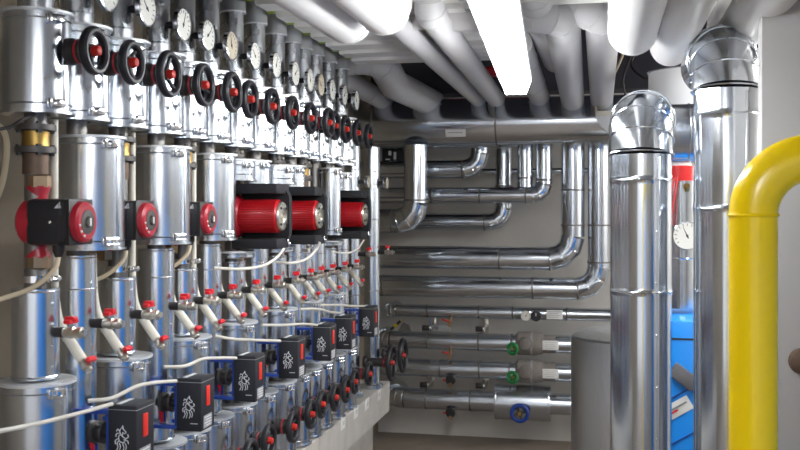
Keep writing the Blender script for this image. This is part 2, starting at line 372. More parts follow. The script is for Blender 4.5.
def small_pump(label, i, Y):
    t = thing('circulator_pump', label, 'pump', (-W0 + (.018 if i == 0 else -.014), Y, 1.572), 'small circulator pumps between the jackets')
    vol = MB().lathe([(0, -.044), (.044, -.044), (.054, -.034), (.054, .014), (.044, .024), (0, .024)], (0, 0, 0), (1, 0, 0), 32)
    vol.lathe([(.0, -.085), (.028, -.085), (.028, -.078), (.022, -.06), (.034, 0), (.022, .06), (.028, .078), (.028, .085), (0, .085)], (-.012, 0, 0), (0, 0, 1), 24)
    part('volute', vol, 'pump_red', t)
    for s in (-1, 1):
        part('union_nut', MB().lathe([(0, s * .082), (.031, s * .082), (.031, s * .108), (.024, s * .112), (0, s * .112)], (-.012, 0, 0), (0, 0, 1), 6), 'bronze', t)
    hd = part('motor_head', MB().box((.046, -.006, 0), (.112, .100, .108), .012), 'black_plastic', t)
    part('cooling_ribs', MB().box((.108, -.006, 0), (.022, .103, .106), .010).add([], []) if False else [m.box((.097 + .0042 * j, -.006, 0), (.0022, .103, .107), .0005) for m in [MB()] for j in range(7)][0], 'black_plastic', hd) if False else None
    rb = MB()
    for j in range(7): rb.box((.078 + .0042 * j, -.006, 0), (.0022, .1025, .1065), .0008)
    part('cooling_ribs', rb, 'black_rubber', hd)
    part('bolt', MB().sphere(.0045, (.055, -.056, 0)), 'chrome', hd, label='steel bolt head')
    part('maker_mark', MB().prism([(-.010, -.006), (.008, -.006), (.006, .010)], (.076, -.0563, .038), (1, 0, 0), (0, 0, 1), (0, -.0008, 0)), 'silver_ink', hd, label='small pale triangle mark')
    part('control_face', MB().lathe([(0, .098), (.046, .098), (.049, .104), (.047, .117), (.040, .122), (.029, .122), (.029, .119), (0, .119)], (0, -.006, 0), (1, 0, 0), 36), 'pump_red', t, label='red control face ring')
    part('speed_dial', MB().lathe([(0, .1192), (.0285, .1192), (.0285, .123), (.014, .124), (.012, .129), (0, .129)], (0, -.006, 0), (1, 0, 0), 24), 'dark_steel', t, label='grey speed dial')
    lm = MB()
    for a in (.2, .65, 1.1): lm.sphere(.003, (.123, -.006 - .036 * math.cos(a), -.036 * math.sin(a)), 6, 8)
    lm.box((.1295, -.006, 0), (.002, .006, .018), .0005)
    part('indicator_marks', lm, 'label_white', t, label='pale marks on the face')
    part('cable_gland', MB().lathe([(0, 0), (.014, 0), (.014, -.018), (.008, -.032), (0, -.032)], (.055, -.02, -.050), (0, 0, 1), 14), 'black_rubber', t)
    part('cable', MB().tube(smooth([(.055, -.02, -.08), (.05, -.03, -.11), (.01, -.05, -.15), (-.05, -.08, -.175)] + ([(-.10, -.14, -.19), (-.2, -.30, -.185)] if i == 0 else [(-.07, -.085, -.185)])), .006, 10), 'cable_tan', t)
def big_pump(label, Y):
    t = thing('circulator_pump', label, 'pump', (-W0, Y, 1.578), 'large red motor pumps in black shells')
    def rr(w0, w1, h, r):                       # outline square at the wall and rounded towards the aisle
        p = [(w0, -h), (w1 - r, -h)] + [(w1 - r + r * math.sin(a), -h + r - r * math.cos(a)) for a in [PI / 2 * j / 8 for j in range(1, 9)]]
        return p + [(x, -z) for x, z in reversed(p)]
    sh = MB().prism(rr(.02, .203, .112, .055), (0, .042, 0), (1, 0, 0), (0, 0, 1), (0, .030, 0))
    for s in (-1, 1): sh.box((.105, .012, s * .098), (.17, .135, .036), .004)
    part('insulation_shell', sh, 'foam_black', t)
    vol = MB().lathe([(0, -.03), (.066, -.03), (.075, -.015), (.075, .03), (.060, .045), (0, .045)], (0, -.005, 0), (1, 0, 0), 32)
    part('volute', vol, 'pump_red', t)
    prof = [(0, .04), (.057, .04)]
    mot = MB().lathe([(0, .04), (.056, .04), (.056, .182), (.052, .187), (0, .187)], (0, -.005, 0), (1, 0, 0), 40)
    for j in range(40):
        a = 2 * PI * j / 40; mot.box((.112, -.005 + .0575 * math.cos(a), .0575 * math.sin(a)), (.134, .0028, .005), 0, Matrix.Rotation(a - PI / 2, 3, 'X'))
    part('motor', mot, 'motor_red', t, label='ribbed red motor barrel')
    part('end_cap', MB().lathe([(0, .186), (.050, .186), (.053, .190), (.050, .196), (.030, .198), (.028, .194), (.012, .194), (.011, .204), (0, .205)], (0, -.005, 0), (1, 0, 0), 32), 'nickel', t, label='silver end plate')
    bl = MB()
    for j in range(4): a = PI / 2 * j + PI / 4; bl.sphere(.005, (.198, -.005 + .040 * math.cos(a), .040 * math.sin(a)), 6, 8)
    part('bolt', bl, 'black_plastic', t)
    part('latch', MB().box((.190, .058, -.094), (.012, .014, .022), .002).sphere(.008, (.196, .056, -.100), 6, 8), 'chrome', t)
def riser(i, Y, r_mid, zb, zt, tall=False):
    even = i % 2 == 0
    t = thing('riser_pipe', f'grey metal clad riser pipe, {ORD[i]} {END}' , 'pipe', (-W0, Y, .595), 'riser pipes along the concrete side wall')
    z = lambda h: h - .595
    part('pipe', lambda: MB().cyl(.026, (0, 0, 0), (0, 0, 2.8 - .595), 16), 'core_steel', t, key='core')
    part('upper_sleeve', lambda: MB().shell(.041, .0265, z(2.07), z(2.318), seg=28).torus(.0415, .002, (0, 0, z(2.10)), seg=28, k=6), 'sleeve_metal', t, key='ups')
    part('sleeve_cap', lambda: MB().lathe([(.027, z(2.312)), (.049, z(2.312)), (.0515, z(2.316)), (.049, z(2.320)), (.049, z(2.52)), (.027, z(2.52))], seg=28, closed=True), 'dull_zinc', t, key='cap')
    k = (r_mid, zb, zt)
    def mid():
        m = MB().shell(r_mid, .0265, z(zb), z(zt), seg=32); m.torus(r_mid, .0025, (0, 0, z(zt) - .006), seg=32, k=6); m.torus(r_mid, .003, (0, 0, z(zb) + .006), seg=32, k=6)
        zs = zt - .085
        if not even: m.torus(r_mid, .0022, (0, 0, z(zs)), seg=32, k=6)
        for q in range(4):
            a = math.radians(-14); m.sphere(.0035, (r_mid * math.cos(a), r_mid * math.sin(a), z(zb) + .03 + q * (zt - zb - .05) / 3.3), 6, 8)
        return m
    part('middle_sleeve', mid, 'galvanised', t, key=('mid', even) + k)
    if even:
        for zz in (1.742, 1.795):
            def fl():
                m = MB().lathe([(.026, -.007), (.047, -.007), (.047, .007), (.026, .007)], seg=24, closed=True)
                for j in range(4): a = PI / 4 + PI / 2 * j; m.cyl(.0075, (.037 * math.cos(a), .037 * math.sin(a), -.013), (.037 * math.cos(a), .037 * math.sin(a), .013), 6)
                return m
            part('flange', fl, 'dark_steel', t, (0, 0, z(zz)), key='flange')
        part('brass_ring', lambda: MB().lathe([(.026, -.017), (.032, -.017), (.030, 0), (.032, .017), (.026, .017)], seg=24, closed=True), 'brass', t, (0, 0, z(1.7685)), key='bring')
        part('rusty_neck', lambda: MB().shell(.030, .0262, z(1.685), z(1.735), seg=20), 'rusty_steel', t, key='neck')
    clamp(t, z(zt + .022), .030, 'c')
for i, Y in enumerate(YS):
    even = i % 2 == 0
    rm = .054 if i == 0 else .053 if i in (3, 7, 11) else .048
    riser(i, Y, rm, 1.203 if even else .912, 1.415 if even else 1.485)
    jacket(f'galvanised valve jacket just under the gauges, {ORD[i]} {END}', -1.315, Y, 1.825, 2.066, .078, 'upper valve jackets', arrow=True)
    wheel_valve(f'black upper handwheel with red hub below the gauges, {ORD[i]} {END}', -1.315, Y, 1.972, .148 if i not in (4, 9) else .165, .056 if i < 2 else .064, 'upper handwheels', tilt=.4 * i)
    if i: gauge(f'pale dial gauge above the upper handwheels, {ORD[i - 1]} {END}', -W0, Y, 2.155, .085, .050, 'dial gauges along the top', face='dial' if i % 5 else 'dial_tan', needle=[.7, 1.9, 2.4, 1.2][i % 4], s0=.039)
    drain_valve(f'red handled drain cock on a black stem, {ORD[i]} {END}', -W0, Y, 1.312, rm, 'drain cocks on the middle sleeves')
    vent(i, Y)
    jacket(f'lowest galvanised jacket standing on the plinth, {ORD[i]} {END}', -1.315, Y, .600, .905, .081, 'lowest jackets on the plinth', latches=(0, 1))
    if even: jacket(f'wide galvanised jacket below a drain cock, {ORD[i // 2]} {END}', -1.315, Y, .932, 1.198, .083, 'wide lower jackets')
    if i >= 5: wheel_valve(f'black lower handwheel near the plinth edge, {ORD[i - 5]} {END}', -1.315, Y, .772, .150 if i % 3 else .135, .060, 'lower handwheels', tilt=.3 * i)
# jackets and pumps of the middle tier
for i, r, x, n in ((1, .083, -1.305, 'beside the big exposed pump'), (3, .088, -1.312, 'between two small black pumps'), (5, .078, -1.305, 'just before the first large red motor')):
    jacket(f'tall bright galvanised jacket {n}', x, YS[i] + (.045 if i == 1 else .01), 1.498, 1.790, r, 'tall jackets of the middle tier', ri=.028 + .05 if False else .028)
jacket('narrow bright jacket standing between the second and third red motors', -1.242, 4.235, 1.485, 1.795, .046, 'tall jackets of the middle tier', ri=.012)
for i, n in ((7, 'behind the first red motor'), (9, 'behind the second red motor'), (13, 'behind the last red motor')):
    jacket(f'galvanised jacket half hidden {n}', -1.325, YS[i], 1.498, 1.790, .066, 'tall jackets of the middle tier')
for i, n in ((0, 'large exposed red and black pump beside the bare concrete wall'), (2, 'small black pump with red face between the first two tall jackets'), (4, 'small black pump with red face between second and third tall jackets')):
    small_pump(n, i, YS[i] - (.0 if i == 0 else .01))
for i, n in ((6, 'first'), (8, 'second'), (12, 'last')):
    big_pump(f'{n} of the large red barrel pumps in black foam shells', YS[i])
    jacket(f'short galvanised jacket above the {n} red barrel pump', -1.315, YS[i], 1.705, 1.782, .078, 'short jackets over the red pumps', latches=(0, 1))
    jacket(f'short galvanised jacket below the {n} red barrel pump', -1.315, YS[i], 1.432, 1.452, .072, 'short discs under the red pumps', latches=(0, 0))
# valve actuators
HORSE = [[(.10, .02), (.22, .20), (.16, .36), (.30, .44)], [(.30, .02), (.38, .22), (.30, .36)], [(.55, .02), (.62, .18), (.55, .33), (.66, .40)], [(.72, .06), (.78, .22), (.70, .36)],
         [(.30, .44), (.48, .38), (.66, .42), (.74, .54)], [(.30, .44), (.26, .60), (.40, .70), (.52, .62), (.74, .54)], [(.40, .70), (.34, .84), (.48, .97), (.60, .90), (.76, .80), (.66, .74), (.54, .78), (.52, .62)],
         [(.34, .84), (.20, .90), (.12, .82)], [(.28, .74), (.12, .72), (.08, .60)], [(.76, .54), (.92, .62), (.86, .72)], [(.20, .52), (.04, .44), (.06, .30)], [(.50, .97), (.54, 1.04), (.58, .93)], [(.60, .50), (.86, .46), (.92, .34)]]
def actuator(k, i, Y):
    t = thing('valve_actuator', f'black valve actuator box with white horse emblem, {ORD[k]} {END}', 'actuator', (-W0, Y, 1.035), 'black actuator boxes along the risers')
    part('valve_body', lambda: MB().lathe([(0, .046), (.030, .046), (.030, .056), (.022, .060), (.022, .072), (.028, .074), (.028, .080), (0, .080)], (0, 0, 0), (1, 0, 0), 20), 'dark_steel', t, key='avb')
    part('flow_mark', lambda: MB().prism([(-.022, .02), (.022, .02), (0, -.03)], (.042, -.004, -.03), (.3, -.95, 0), (0, 0, 1), (.008, .003, 0)), 'red_handle', t, label='red arrow tag', key='afm')
    part('spindle', lambda: MB().cyl(.012, (.03, 0, 0), (.115, 0, 0), 14).lathe([(0, .055), (.022, .055), (.026, .062), (.026, .074), (.020, .080), (0, .080)], (0, 0, 0), (1, 0, 0), 20), 'black_rubber', t, key='asp')
    def br():
        m = MB()
        for s in (-1, 1): m.box((.045, -.030, s * .062), (.145, .030, .011), .002)
        m.box((.108, -.012, 0), (.010, .052, .124), .002).box((.046, .012, 0), (.012, .006, .124), .001)
        for s in (-1, 1): m.cyl(.006, (.10, -.039, s * .045), (.10, -.034, s * .045), 8)
        return m
    part('bracket', br, 'bracket_blue', t, label='blue mounting bracket', key='abr')
    h = part('housing', lambda: MB().box((.152, 0, .005), (.078, .094, .152), .004), 'box_black', t, key='aho')
    part('lid_line', lambda: MB().box((.152, 0, .070), (.0788, .0948, .0016)), 'grey_print', h, key='all')
    part('top_plate', lambda: MB().box((.135, .0, .0818), (.012, .070, .0012)), 'silver_ink', h, key='atp', label='pale strip on the lid')
    def hz():
        m = MB()
        for st in HORSE:
            p = [Vector((.132 + .040 * a, -.0472, -.034 + .062 * b)) for a, b in st]
            m.tube(smooth(p, 4) if len(p) > 2 else p, .0014, 6)
        m.box((.168, -.0472, -.048), (.022, .0008, .0022))
        return m
    part('emblem', hz, 'silver_ink', h, label='white line emblem of a rearing horse', key='ahz')
    part('window', lambda: MB().box((.1915, -.002, .026), (.004, .024, .058), .0015), 'orange', h, label='orange indicator window', key='awi')
    def lb():
        m = MB().box((.1913, -.004, -.046), (.0012, .058, .036))
        return m
    lp = part('label_plate', lb, 'grey_print', h, label='grey label plate', key='alb')
    def ll():
        m = MB()
        for q in range(4): m.box((.1922, -.004 + .003 * (q % 2), -.034 - .008 * q), (.0008, .046 - .008 * (q % 2), .003))
        return m
    part('print_lines', ll, 'silver_ink', lp, key='all2')
for k, i in enumerate((1, 3, 5, 7, 9, 11, 13)): actuator(k, i, YS[i] - (.055 if i == 3 else 0))
# cables hanging along the actuators
def cable(label, pts, r=.005, m='cable_white', group='pale cables along the pipe wall'):
    return tag(part('cable', MB().tube(smooth(pts, 6), r, 10), m), label, 'cable', group)
cable('pale cable sweeping low past the wide jacket to the first actuator box', [PW(-40, 436, 1.17), PW(0, 431, 1.17), PW(40, 423, 1.17), PW(80, 413, 1.17), PW(112, 404, 1.165)])
cable('pale cable rising to the second actuator box', [PW(88, 401, 1.21), PW(112, 398, 1.17), PW(135, 387, 1.17), PW(152, 383, 1.165), PW(176, 381, 1.165)])
cable('pale cable rising to the third actuator box', [PW(164, 367, 1.21), PW(185, 366, 1.17), PW(203, 359, 1.17), PW(220, 358, 1.165), PW(236, 358, 1.165)])
cable('pale cable running level to the fourth actuator box', [PW(215, 336, 1.21), PW(232, 339, 1.17), PW(252, 340, 1.17), PW(280, 341, 1.165)])
cable('pale cable running level to the fifth actuator box', [PW(262, 325, 1.2), PW(285, 325, 1.17), PW(303, 324, 1.17), PW(317, 325, 1.165)])
cable('pale cable running level to the sixth actuator box', [PW(300, 309, 1.2), PW(318, 309, 1.17), PW(330, 312, 1.17), PW(340, 313, 1.165)])
cable('pale cable running level to the last actuator box', [PW(320, 305, 1.2), PW(340, 305, 1.17), PW(352, 306, 1.17), PW(364, 306, 1.165)])
cable('pale cable drooping from the first large red pump', [PW(214, 268, 1.2), PW(240, 269, 1.14), PW(262, 266, 1.12), PW(275, 259, 1.10), PW(284, 249, 1.085)], .005)
cable('pale cable drooping from the second large red pump', [PW(276, 262, 1.2), PW(292, 263, 1.14), PW(306, 259, 1.12), PW(316, 250, 1.10), PW(320, 242, 1.085)], .005)
cable('thin cable drooping from the last large red pump', [PW(332, 252, 1.2), PW(348, 253, 1.14), PW(358, 248, 1.11), PW(364, 240, 1.085)], .004)
cable('tan cable hanging in a loop on the bare concrete wall', [PW(-6, 122, 1.55), PW(4, 132, 1.55), PW(7, 150, 1.55), PW(3, 180, 1.55), PW(-6, 205, 1.55)], .008, 'cable_tan')
cable('thin black capillary under the upper jacket beside the bare concrete wall', [PW(34, 114, 1.30), PW(22, 120, 1.28), PW(10, 127, 1.30), PW(-8, 130, 1.32)], .004, 'black_rubber')
cable('thin dark wire hanging from the soffit beside the junction box', [(.17, 5.3, 2.78), (.15, 5.4, 2.5), (.10, 5.5, 2.34), (.12, 5.6, 2.20), (.06, 5.72, 2.12)], .006, 'black_rubber')
cable('dark wire looping between junction box and bright duct', [(.20, 5.2, 2.78), (.20, 5.3, 2.55), (.14, 5.35, 2.40), (.20, 5.2, 2.30), (.27, 5.0, 2.26)], .006, 'black_rubber')
# the two plain risers at the far end
for k, (Y, r, x) in enumerate(((4.95, .040, -1.33), (5.22, .045, -1.29))):
    t = thing('riser_pipe', ('plain full height riser behind the last red motor pump', 'plain full height riser standing at the end of the plinth')[k], 'pipe', (x, Y, .595), 'riser pipes along the concrete side wall')
    b = MB().cyl(r, (0, 0, 0), (0, 0, 1.36), 28)
    for zz in (.12, .55, .95, 1.22): b.torus(r, .003, (0, 0, zz), seg=28, k=6)
    part('pipe', b, 'galvanised', t)
    part('foot', MB().lathe([(0, 0), (r + .02, 0), (r + .02, .02), (r, .03), (0, .03)], seg=28), 'galvanised', t)
    drain_valve(('red handled drain cock on the plain riser behind the last red motor pump', 'red handled drain cock on the riser at the plinth end')[k], x, Y, 1.362, r, 'drain cocks on the middle sleeves')
    gauge(('small tan gauge seen edge on, on the plain riser behind the last pump', 'small tan gauge seen edge on, at the plinth end')[k], x, Y, 1.752, .085, .034, 'tan gauges at the plinth end', face='dial_tan', stem='dark_steel', s0=r)
    wheel_valve(('large black handwheel low on the plain riser behind the last pump', 'large black handwheel at the very end of the plinth')[k], x - .02, Y, (.785, .785)[k], (.235, .20)[k], .098, 'lower handwheels', tilt=.5 * k)
# tags on the plinth face
for k, (x, y) in enumerate(((343, 423), (356, 412), (367, 404), (379, 395))):
    p = PW(x, y, 1.2345)
    t = thing('plinth_tag', f'small white tag on the concrete plinth face, {ORD[k]} from the camera side', 'tag', p, 'white tags on the plinth')
    part('plate', MB().box((0, 0, 0), (.004, .075, .060), .001, Matrix.Rotation(.03, 3, 'Y')), 'label_white', t)
    part('print_lines', MB().box((.003, 0, .006), (.002, .035, .003)).box((.0025, 0, -.004), (.002, .03, .003)), 'grey_print', t)

# ------------------------------------------------------------------ far wall
def clad(name, label, pts, r, group, m='polished', elbows=(), joints=(), rivets=(), seg=28):
    """clad pipe run through pts; elbows lists the index ranges of its gores, joints extra seam rings"""
    t = thing(name, label, 'pipe', pts[0], group); o = Vector(pts[0])
    q = [Vector(p) - o for p in pts]; cuts = []
    last = 0
    for a, b in elbows:
        if a > last: part('pipe', MB().tube(q[last:a + 1], r, seg), m, t)
        e = MB().tube(q[a:b + 1], r * 1.015, seg); e.beads([q[a] * 2 - q[a + 1]] + q[a:b + 1] + [q[b] * 2 - q[b - 1]], r * 1.015, max(.0025, r * .035), seg)
        part('elbow', e, m, t); last = b
    if last < len(q) - 1: part('pipe', MB().tube(q[last:], r, seg), m, t)
    for p, d in joints:
        part('joint_ring', MB().lathe([(r * .99, -.006), (r * 1.03, -.006), (r * 1.03, .004), (r * .99, .004)], Vector(p) - o, d, seg, closed=True), 'core_steel', t, label='dark joint line')
    if rivets:
        b = MB()
        for p in rivets: b.sphere(max(.003, r * .04), Vector(p) - o, 6, 8)
        part('rivets', b, 'chrome', t)
    return t
X1 = (1, 0, 0); Z1 = (0, 0, 1); GP = 'clad pipes on the far wall'
def hz(x, y, Y): return PY(x, y, Y)
# header
YH = 6.0
a = PY(330, 124.5, YH); z = PY(400, 124.5, YH).z; bx = PY(660, 124, YH).x; rh = 24.2 * YH / cs / F
jx = [PY(x, 124, YH).x for x in (377, 498)]
rv = [Vector((PY(x, 108, YH).x, YH - rh * math.cos(.80), z + rh * math.sin(.80))) for x in (379, 412, 444, 478, 530, 565)]
hd = clad('header_pipe', 'large horizontal silver header pipe across the far wall under the ceiling', [(a.x, YH, z), (bx, YH, z)], rh, GP, joints=[((x, YH, z), X1) for x in jx], rivets=rv, seg=48)
sx = PY(455, 140, YH - rh).x
lab = part('sticker', MB().box((0, 0, 0), (.125, .004, .048), .001, Matrix.Rotation(.45, 3, 'X')), 'label_white', hd, (sx - a.x, -rh * .90, -rh * .47), label='white sticker')
part('print_lines', MB().box((0, -.003, .004), (.09, .003, .005), 0, Matrix.Rotation(.45, 3, 'X')), 'grey_print', lab)
zb = z - rh * .9
def drop(label, xv, yh, xh, rpx, Y, R, n=3, joints_v=(), joints_h=(), m='polished', top=None):
    """vertical from the header, lobster-back elbow, horizontal run to the left (or right)"""
    c = PY(xv, yh, Y); e = PY(xh, yh, Y); r = rpx * fwd(c) / F
    p = arc((c.x, Y, top or zb), (c.x, Y, c.z), (e.x, Y, c.z), R * r, n)
    js = [((c.x, Y, PY(xv, y, Y).z), Z1) for y in joints_v] + [((PY(x, yh, Y).x, Y, c.z), X1) for x in joints_h]
    rv = [(c.x, Y - r, PY(xv, y, Y).z) for y in (165, 200)] if yh > 240 else ()
    return clad('wall_pipe', label, p, r, GP, m, elbows=((1, n + 1),), joints=js, rivets=rv)
drop('stout pipe dropping from the header nearest the risers and turning left', 416, 221, 330, 12, 5.92, 1.5, joints_v=(200,), joints_h=(393,))
drop('pipe under the header turning down right at its elbow, topmost on the wall', 480, 169, 330, 9.2, 6.18, 1.7, joints_h=(463,))
drop('thin pipe dropping behind the others to a short third run', 504, 222, 330, 8.6, 6.40, 1.6, joints_v=(186,), joints_h=(485,))
drop('second horizontal run ending in an elbow below the header', 544, 195, 330, 8.3, 6.20, 1.3, joints_v=(180,), joints_h=(432, 480, 526))
c = PY(525, 195, 6.2); clad('wall_pipe', 'short pipe dropping from the header onto the second run', [(c.x, 6.2, zb), (c.x, 6.2, c.z + .05)], 8 * fwd(c) / F, GP, joints=[((c.x, 6.2, PY(525, 178, 6.2).z), Z1)])
drop('large pipe dropping from the header to the fourth run', 573, 259, 330, 11.8, 6.22, 1.9, joints_v=(190, 225), joints_h=(500, 550))
drop('large pipe dropping close to the grey tank side to the fifth run', 599, 289, 330, 11.2, 6.22, 1.9, joints_v=(225, 262), joints_h=(533, 578, 384))
c = PY(480, 171.5, 6.5); e = PY(640, 171.5, 6.5); clad('wall_pipe', 'thin bright pipe running level behind the vertical drops', [c, (e.x, 6.5, c.z)], .02, GP)
def low(label, y, x0, x1, rpx, Y, joints=(), up=True, m='galvanised'):
    a = PY(x0, y, Y); b = PY(x1, y, Y); r = rpx * fwd(a) / F
    p = arc((a.x, Y + .42, a.z), (a.x, Y, a.z), (b.x, Y, a.z), 1.35 * r, 4)
    return clad('wall_pipe', label, p, r, GP, m, elbows=((1, 5),), joints=[((PY(x, y, Y).x, Y, a.z), X1) for x in joints]), a.z, r
YLO = 6.42
t6, z6, r6 = low('slim low pipe with a small white gauge, sixth run down', 310, 389, 640, 6.3, YLO, (428, 479, 513, 567))
t7, z7, r7 = low('low pipe with green handwheel, upper of the two ending in grey felt', 339, 380, 640, 8.6, YLO, (428, 479, 512))
t8, z8, r8 = low('low pipe with green handwheel, lower of the two ending in grey felt', 366, 380, 640, 8.8, YLO, (441, 480, 510))
t9, z9, r9 = low('lowest pipe on the far wall passing through a fat drum', 397, 392, 640, 10.2, YLO, (405, 427, 471))
# fittings on those runs
def wx(x, Y=YLO): return PY(x, 340, Y).x
for z_, r_, xs, lb in ((z6, r6, 555, 'sixth run'), (z7, r7, 551, 'upper felt wrapped pipe'), (z8, r8, 551, 'lower felt wrapped pipe')):
    t = thing('pipe_label', f'white printed label plate on the {lb}', 'label', (wx(xs), YLO - r_ - .004, z_), 'white label plates on the low pipes')
    part('plate', MB().box((0, 0, 0), (.105, .006, .062), .001), 'label_white', t)
    b = MB()
    for q in range(4): b.box((-.004 * (q % 2), -.0035, .020 - .013 * q), (.08 - .02 * (q % 2), .002, .004))
    part('print_lines', b, 'faint_print', t)
for z_, r_, nm in ((z7, r7, 'upper'), (z8, r8, 'lower')):
    t = thing('felt_wrap', f'grey felt wrapped valve body on the {nm} green wheeled pipe', 'valve wrap', (wx(531), YLO, z_), 'grey felt valve wraps')
    part('wrap', MB().lathe([(r_ + .002, -.10), (.062, -.10), (.078, -.085), (.080, .03), (.070, .075), (.062, .085), (.060, .16), (r_ + .002, .165)], (0, 0, 0), X1, 28, closed=True), 'felt', t)
    part('neck', MB().lathe([(0, .07), (.045, .07), (.040, .105), (.02, .112), (0, .112)], (-.03, 0, .01), (0, -1, 0), 20), 'felt', t)
    part('strap', MB().lathe([(.079, 0), (.082, 0), (.082, .014), (.079, .014)], (.0, 0, 0), X1, 28, closed=True), 'grey_print', t)
    t = thing('handwheel_valve', f'green handwheel on the {nm} felt wrapped pipe', 'valve', (wx(515), YLO - r_, z_ - .015), 'green handwheels on the far wall')
    w = MB().torus(.034, .010, (0, -.11, 0), (-.35, -.9, 0), 28, 8)
    ax = Vector((-.35, -.9, 0)).normalized(); e = Vector((ax.y, -ax.x, 0))
    for j in range(4): a_ = PI / 2 * j + .4; w.tube([Vector((0, -.11, 0)), Vector((0, -.11, 0)) + (e * math.cos(a_) + Vector((0, 0, 1)) * math.sin(a_)) * .032], .006, 8)
    part('handwheel', w, 'green', t)
    part('spindle', MB().cyl(.008, (.015, -.0, 0), (0, -.122, 0), 10), 'brass', t)
t = thing('insulation_jacket', 'fat galvanised drum around the valve on the lowest wall pipe', 'insulation jacket', (wx(523), YLO, z9))
rj = 17.2 * 6.5 / F; hw_ = .185
part('shell', MB().lathe([(r9 + .002, -hw_), (rj, -hw_), (rj, hw_), (r9 + .002, hw_)], (0, 0, 0), X1, 44, closed=True).torus(rj, .004, (-hw_ + .01, 0, 0), X1, 44, 6).torus(rj, .004, (hw_ - .01, 0, 0), X1, 44, 6), 'galvanised', t)
t = thing('handwheel_valve', 'blue ringed handwheel on the fat drum of the lowest pipe', 'valve', (wx(522), YLO - rj, z9 - .035))
part('handwheel', MB().torus(.052, .013, (0, -.06, 0), (0, 1, 0), 32, 10), 'bracket_blue', t, label='blue ring')
w = MB().cyl(.02, (0, .02, 0), (0, -.075, 0), 14)
for j in range(4): a_ = PI / 2 * j + .3; w.tube([(0, -.055, 0), (.05 * math.cos(a_), -.06, .05 * math.sin(a_))], .007, 8)
part('spindle', w, 'dark_steel', t)
part('hub', MB().cyl(.013, (0, -.07, 0), (0, -.085, 0), 6), 'brass', t)
gauge('small white dial on the sixth run beside a black knob', wx(527), YLO - r6 + .05, z6 - .008, .085, .035, None, ax=(0, -1, 0), needle=1.0, s0=.04)
t = thing('rotary_dial', 'black knob between small dial and white label on the sixth run', 'knob', (wx(537), YLO - r6, z6 - .01))
part('knob', MB().lathe([(0, -.01), (.018, -.01), (.018, .02), (.034, .024), (.034, .05), (.028, .054), (0, .054)], (0, 0, 0), (0, -1, 0), 18), 'black_plastic', t)
part('pointer', MB().box((0, -.055, .012), (.005, .004, .022)), 'label_white', t)
def cock(label, x, zc, r, black=False):
    t = thing('drain_valve', label, 'drain valve', (wx(x), YLO - r * .3, zc - r), 'small cocks under the wall pipes')
    part('body', MB().cyl(.012, (0, 0, .02), (0, 0, -.035), 12).cyl(.011, (0, .0, -.03), (0, -.05, -.035), 12).cyl(.015, (0, -.05, -.035), (0, -.062, -.036), 6).cyl(.008, (0, -.03, -.03), (0, -.03, -.058), 10), 'bronze', t)
    if black: part('handle', MB().lathe([(0, .03), (.032, .03), (.034, .036), (.034, .052), (.026, .058), (0, .058)], (0, -.0, -.005), (0, -1, 0), 18), 'black_plastic', t, label='black round knob')
    part('lever', MB().box((-.025, -.05, -.012), (.055, .010, .012), .003, Matrix.Rotation(.3, 3, 'Y')), 'red_hub', t, label='red lever')
cock('brass cock with red lever under the sixth run', 451, z6, r6)
cock('brass cock with red lever under the upper green wheeled pipe', 451, z7, r7)
cock('brass cock with black knob under the lower green wheeled pipe', 452, z8, r8, True)
cock('brass cock with black knob under the lowest wall pipe', 452, z9, r9, True)
for x, y, n in ((431, 326, 'left one above the upper green wheeled pipe'), (484, 327, 'right one above the upper green wheeled pipe'), (429, 382, 'left one above the lowest pipe'), (484, 383, 'right one above the lowest pipe')):
    p = PY(x, y, YB - .10); t = thing('pipe_bracket', f'small grey wall bracket with black rubber end, {n}', 'bracket', p, 'wall brackets of the low pipes')
    part('rail', MB().box((0, .0, .0), (.035, .20, .012), .001).box((0, .095, 0), (.04, .008, .11), .001), 'nickel', t)
    part('rod', MB().cyl(.006, (0.01, -.06, -.08), (.01, -.06, .09), 8), 'chrome', t)
    part('end_cap', MB().box((-.02, -.10, -.002), (.05, .02, .036), .004), 'black_rubber', t, label='black end cap')
p = PY(442, 328, YB - .02); t = thing('wall_plate', 'small grey plate on the far wall between the brackets', 'plate', p)
part('plate', MB().box((0, 0, 0), (.12, .02, .045), .002), 'white_paint', t); part('socket', MB().cyl(.014, (-.035, -.008, 0), (-.035, -.016, 0), 12), 'grey_print', t)
p = PY(396, 325, YB - .03); t = thing('warning_strap', 'yellow and black striped strap on the far wall', 'strap', p)
R1 = Matrix.Rotation(-.75, 3, 'Y'); part('strap', MB().box((0, 0, 0), (.10, .02, .018), .002, R1), 'yellow', t); part('stripes', MB().box((.022, -.004, .020), (.035, .018, .0185), .001, R1).box((-.022, -.004, -.020), (.022, .018, .0185), .001, R1), 'ink', t)
p = PY(404, 328, YB - .04); tag(part('wedge', MB().prism([(-.05, -.03), (.05, -.03), (.03, .02), (-.01, .035)], (0, 0, 0), X1, Z1, (0, .035, 0)), 'felt', None, p), 'small tan wedge on the far wall beside the striped strap', 'wedge')
p = PY(394, 158, 6.3); t = thing('control_box', 'black box with white marks tucked in the corner under the header', 'box', p)
part('case', MB().box((0, 0, 0), (.14, .12, .12), .006), 'box_black', t)
for c_, s_ in (((.02, -.061, .012), (.018, .002, .05)), ((-.015, -.061, .03), (.02, .002, .03)), ((-.03, -.061, -.012), (.03, .002, .008))): part('white_mark', MB().box(c_, s_), 'label_white', t, label='white mark')
p = PY(604, 121, 5.75); t = thing('junction_box', 'white junction box at the end of the header beside the silver flue', 'box', p)
part('case', MB().prism([(-.05, .03), (.05, .03), (.05, -.06), (.02, -.065), (-.02, -.03)], (0, 0, 0), X1, Z1, (0, .07, 0)), 'white_paint', t)
part('lid', MB().box((0, .035, .045), (.10, .075, .03), .004), 'cream', t)
